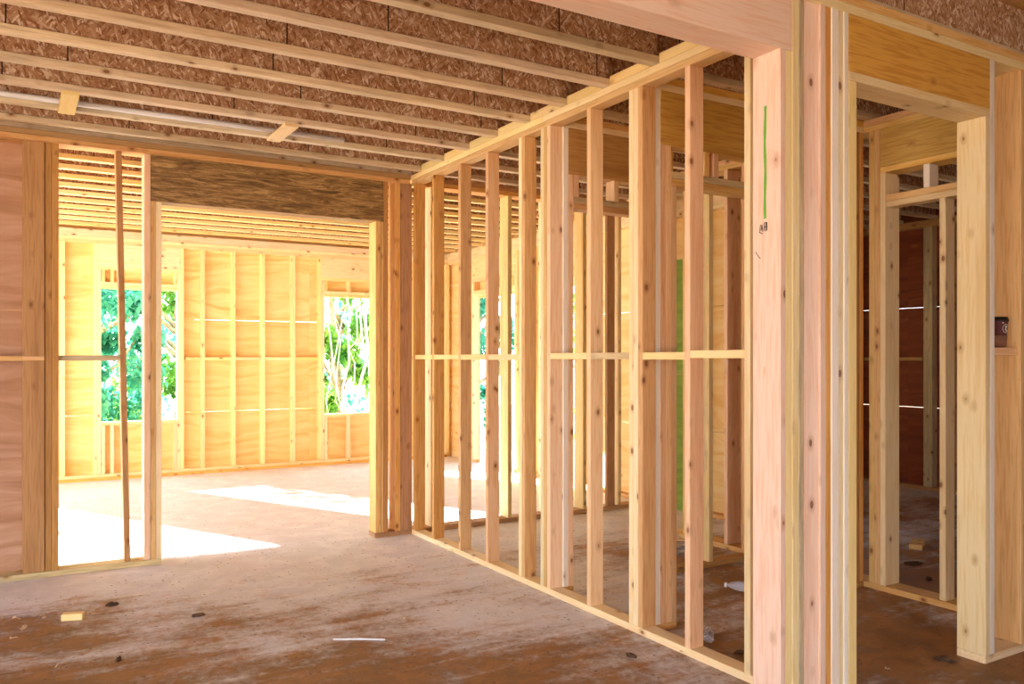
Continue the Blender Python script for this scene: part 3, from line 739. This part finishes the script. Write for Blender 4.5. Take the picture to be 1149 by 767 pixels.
# ------------------------------------------------------------------ outside: railing, trees
fx = XA(538, 12.6)
fr = thing('white_railing', (fx, 12.6, -0.3), 'bright white outdoor railing seen low between the studs at centre', 'railing')
board('rail', fr, (fx-1.2, fx+1.6), (12.58, 12.64), (0.56, 0.62), 'white_paint'); board('rail', fr, (fx-1.2, fx+1.6), (12.58, 12.64), (-0.2, -0.14), 'white_paint')
for k in range(15): board('picket', fr, (fx-1.2+k*0.2-0.05, fx-1.2+k*0.2+0.05), (12.555, 12.579), (-0.3, 0.58), 'white_paint')

def tree(x, y, h, rad, n, leaf, label, seed, bark='bark', trunk=0.12, size=0.16, low=0.15):
    rnd = random.Random(seed)
    t = thing('leafy_tree', (x, y, -0.3), label, 'tree', 'trees outside the back windows')
    bm = bmesh.new()
    tube(bm, [(0, 0, 0), (rnd.uniform(-.2, .2), 0.1, h*0.35), (rnd.uniform(-.4, .4), 0, h*0.85)], [trunk, trunk*0.75, trunk*0.3], 8)
    for k in range(9):
        a = rnd.uniform(0, 6.28); z = h*rnd.uniform(0.2, 0.7); l = rad*rnd.uniform(0.5, 0.9)
        tube(bm, [(0, 0, z), (l*0.5*math.cos(a), l*0.5*math.sin(a), z+0.3), (l*math.cos(a), l*math.sin(a), z+0.9)], [trunk*0.4, trunk*0.22, 0.01], 5)
    finish('trunk', bm, bark, t, True)
    bm = bmesh.new()
    clumps = [(rnd.uniform(-1, 1)*rad*0.75, rnd.uniform(-1, 1)*rad*0.6, h*rnd.uniform(low, 0.95), rnd.uniform(0.3, 0.65)) for _ in range(26)]
    for k in range(n):
        c = clumps[k % len(clumps)]
        d = Vector((rnd.gauss(0, 1), rnd.gauss(0, 1), rnd.gauss(0, 0.8))); d = d.normalized()*c[3]*rad*0.55*rnd.random()**0.4
        p = Vector(c[:3])+d
        R = Matrix.Rotation(rnd.uniform(0, 6.28), 3, 'Z') @ Matrix.Rotation(rnd.uniform(-1.3, 1.3), 3, 'X')
        s = size*rnd.uniform(0.6, 1.3)
        vs = [bm.verts.new(p+R @ Vector(q)*s) for q in ((0, -0.5, 0), (0.28, 0, 0.06), (0, 0.5, 0), (-0.28, 0, 0.06))]
        bm.faces.new(vs)
    me = bpy.data.meshes.new('foliage'); bm.to_mesh(me); bm.free(); link('foliage', me, t, M[leaf])
tree(0.95, 13.4, 4.3, 1.2, 5200, 'leaf_teal', 'blue-green tree outside the left half of the left window', 1, low=0.05)
tree(2.45, 15.4, 4.5, 1.2, 5200, 'leaf', 'bright green tree outside the right half of the left window', 2, low=0.05)
tree(1.3, 18.2, 4.8, 1.9, 5200, 'leaf_teal', 'tree farther off behind the left window', 3, low=0.05)
tree(4.8, 13.5, 4.2, 1.0, 4200, 'leaf', 'green tree in the left part of the right window', 4, low=0.05)
tree(6.6, 19.0, 5.2, 1.6, 2300, 'leaf_teal', 'tree farther off behind the right window', 5, low=0.1)
tree(6.2, 15.7, 4.4, 0.9, 700, 'leaf_lime', 'pale branchy tree with white trunk in the right window', 6, 'pale_bark', 0.09, 0.10, low=0.1)
tree(8.6, 15.9, 5.0, 1.2, 5200, 'leaf_teal', 'blue-green tree seen through the studs at centre above the white railing', 7, low=0.05)
tree(11.1, 15.2, 5.0, 1.2, 4200, 'leaf', 'green tree seen as a thin sliver through the studs, right of centre', 8, low=0.05)
tree(-3.3, 15.0, 5.4, 1.5, 1500, 'leaf', 'sparse unseen tree added left of the left window to dapple the sun', 9, low=0.3)  # added out of view so its leaves break up the sun patch
# bare vines by the right window
bm = bmesh.new(); rnd = random.Random(5)
for k in range(26):
    x = rnd.uniform(-0.6, 0.9); z = 3.6+rnd.uniform(-0.6, 0.4); pts = []
    for j in range(9):
        pts.append((x, rnd.uniform(-0.1, 0.1), z)); x += rnd.uniform(-0.14, 0.16); z -= rnd.uniform(0.15, 0.5)
    tube(bm, pts, rnd.choice((0.006, 0.009, 0.014, 0.022)), 5)
v = finish('hanging_vines', bm, 'pale_bark'); v.location = (4.6, 12.3, -0.25); tag(v, 'tangle of pale bare vines hanging outside the right window', 'vines', kind='stuff')

# ------------------------------------------------------------------ light
w = bpy.data.worlds.new('world'); bpy.context.scene.world = w; w.use_nodes = True
nt = w.node_tree; bg = nt.nodes['Background']
bg.inputs[0].default_value = (0.86, 0.94, 1.0, 1); bg.inputs[1].default_value = 5.0
sd = bpy.data.lights.new('sun', 'SUN'); sd.energy = 55; sd.angle = math.radians(0.8); sd.color = (1.0, 0.93, 0.80)
so = bpy.data.objects.new('sun', sd); C.objects.link(so)
so.rotation_euler = Vector((0.45, -0.88, -0.44)).to_track_quat('-Z', 'Y').to_euler()

sc = bpy.context.scene
sc.view_settings.view_transform = 'Standard'; sc.view_settings.look = 'None'
sc.view_settings.exposure = 0.33; sc.view_settings.gamma = 1.0; sc.view_settings.use_curve_mapping = False
sc.cycles.max_bounces = 12; sc.cycles.diffuse_bounces = 8; sc.cycles.sample_clamp_indirect = 8
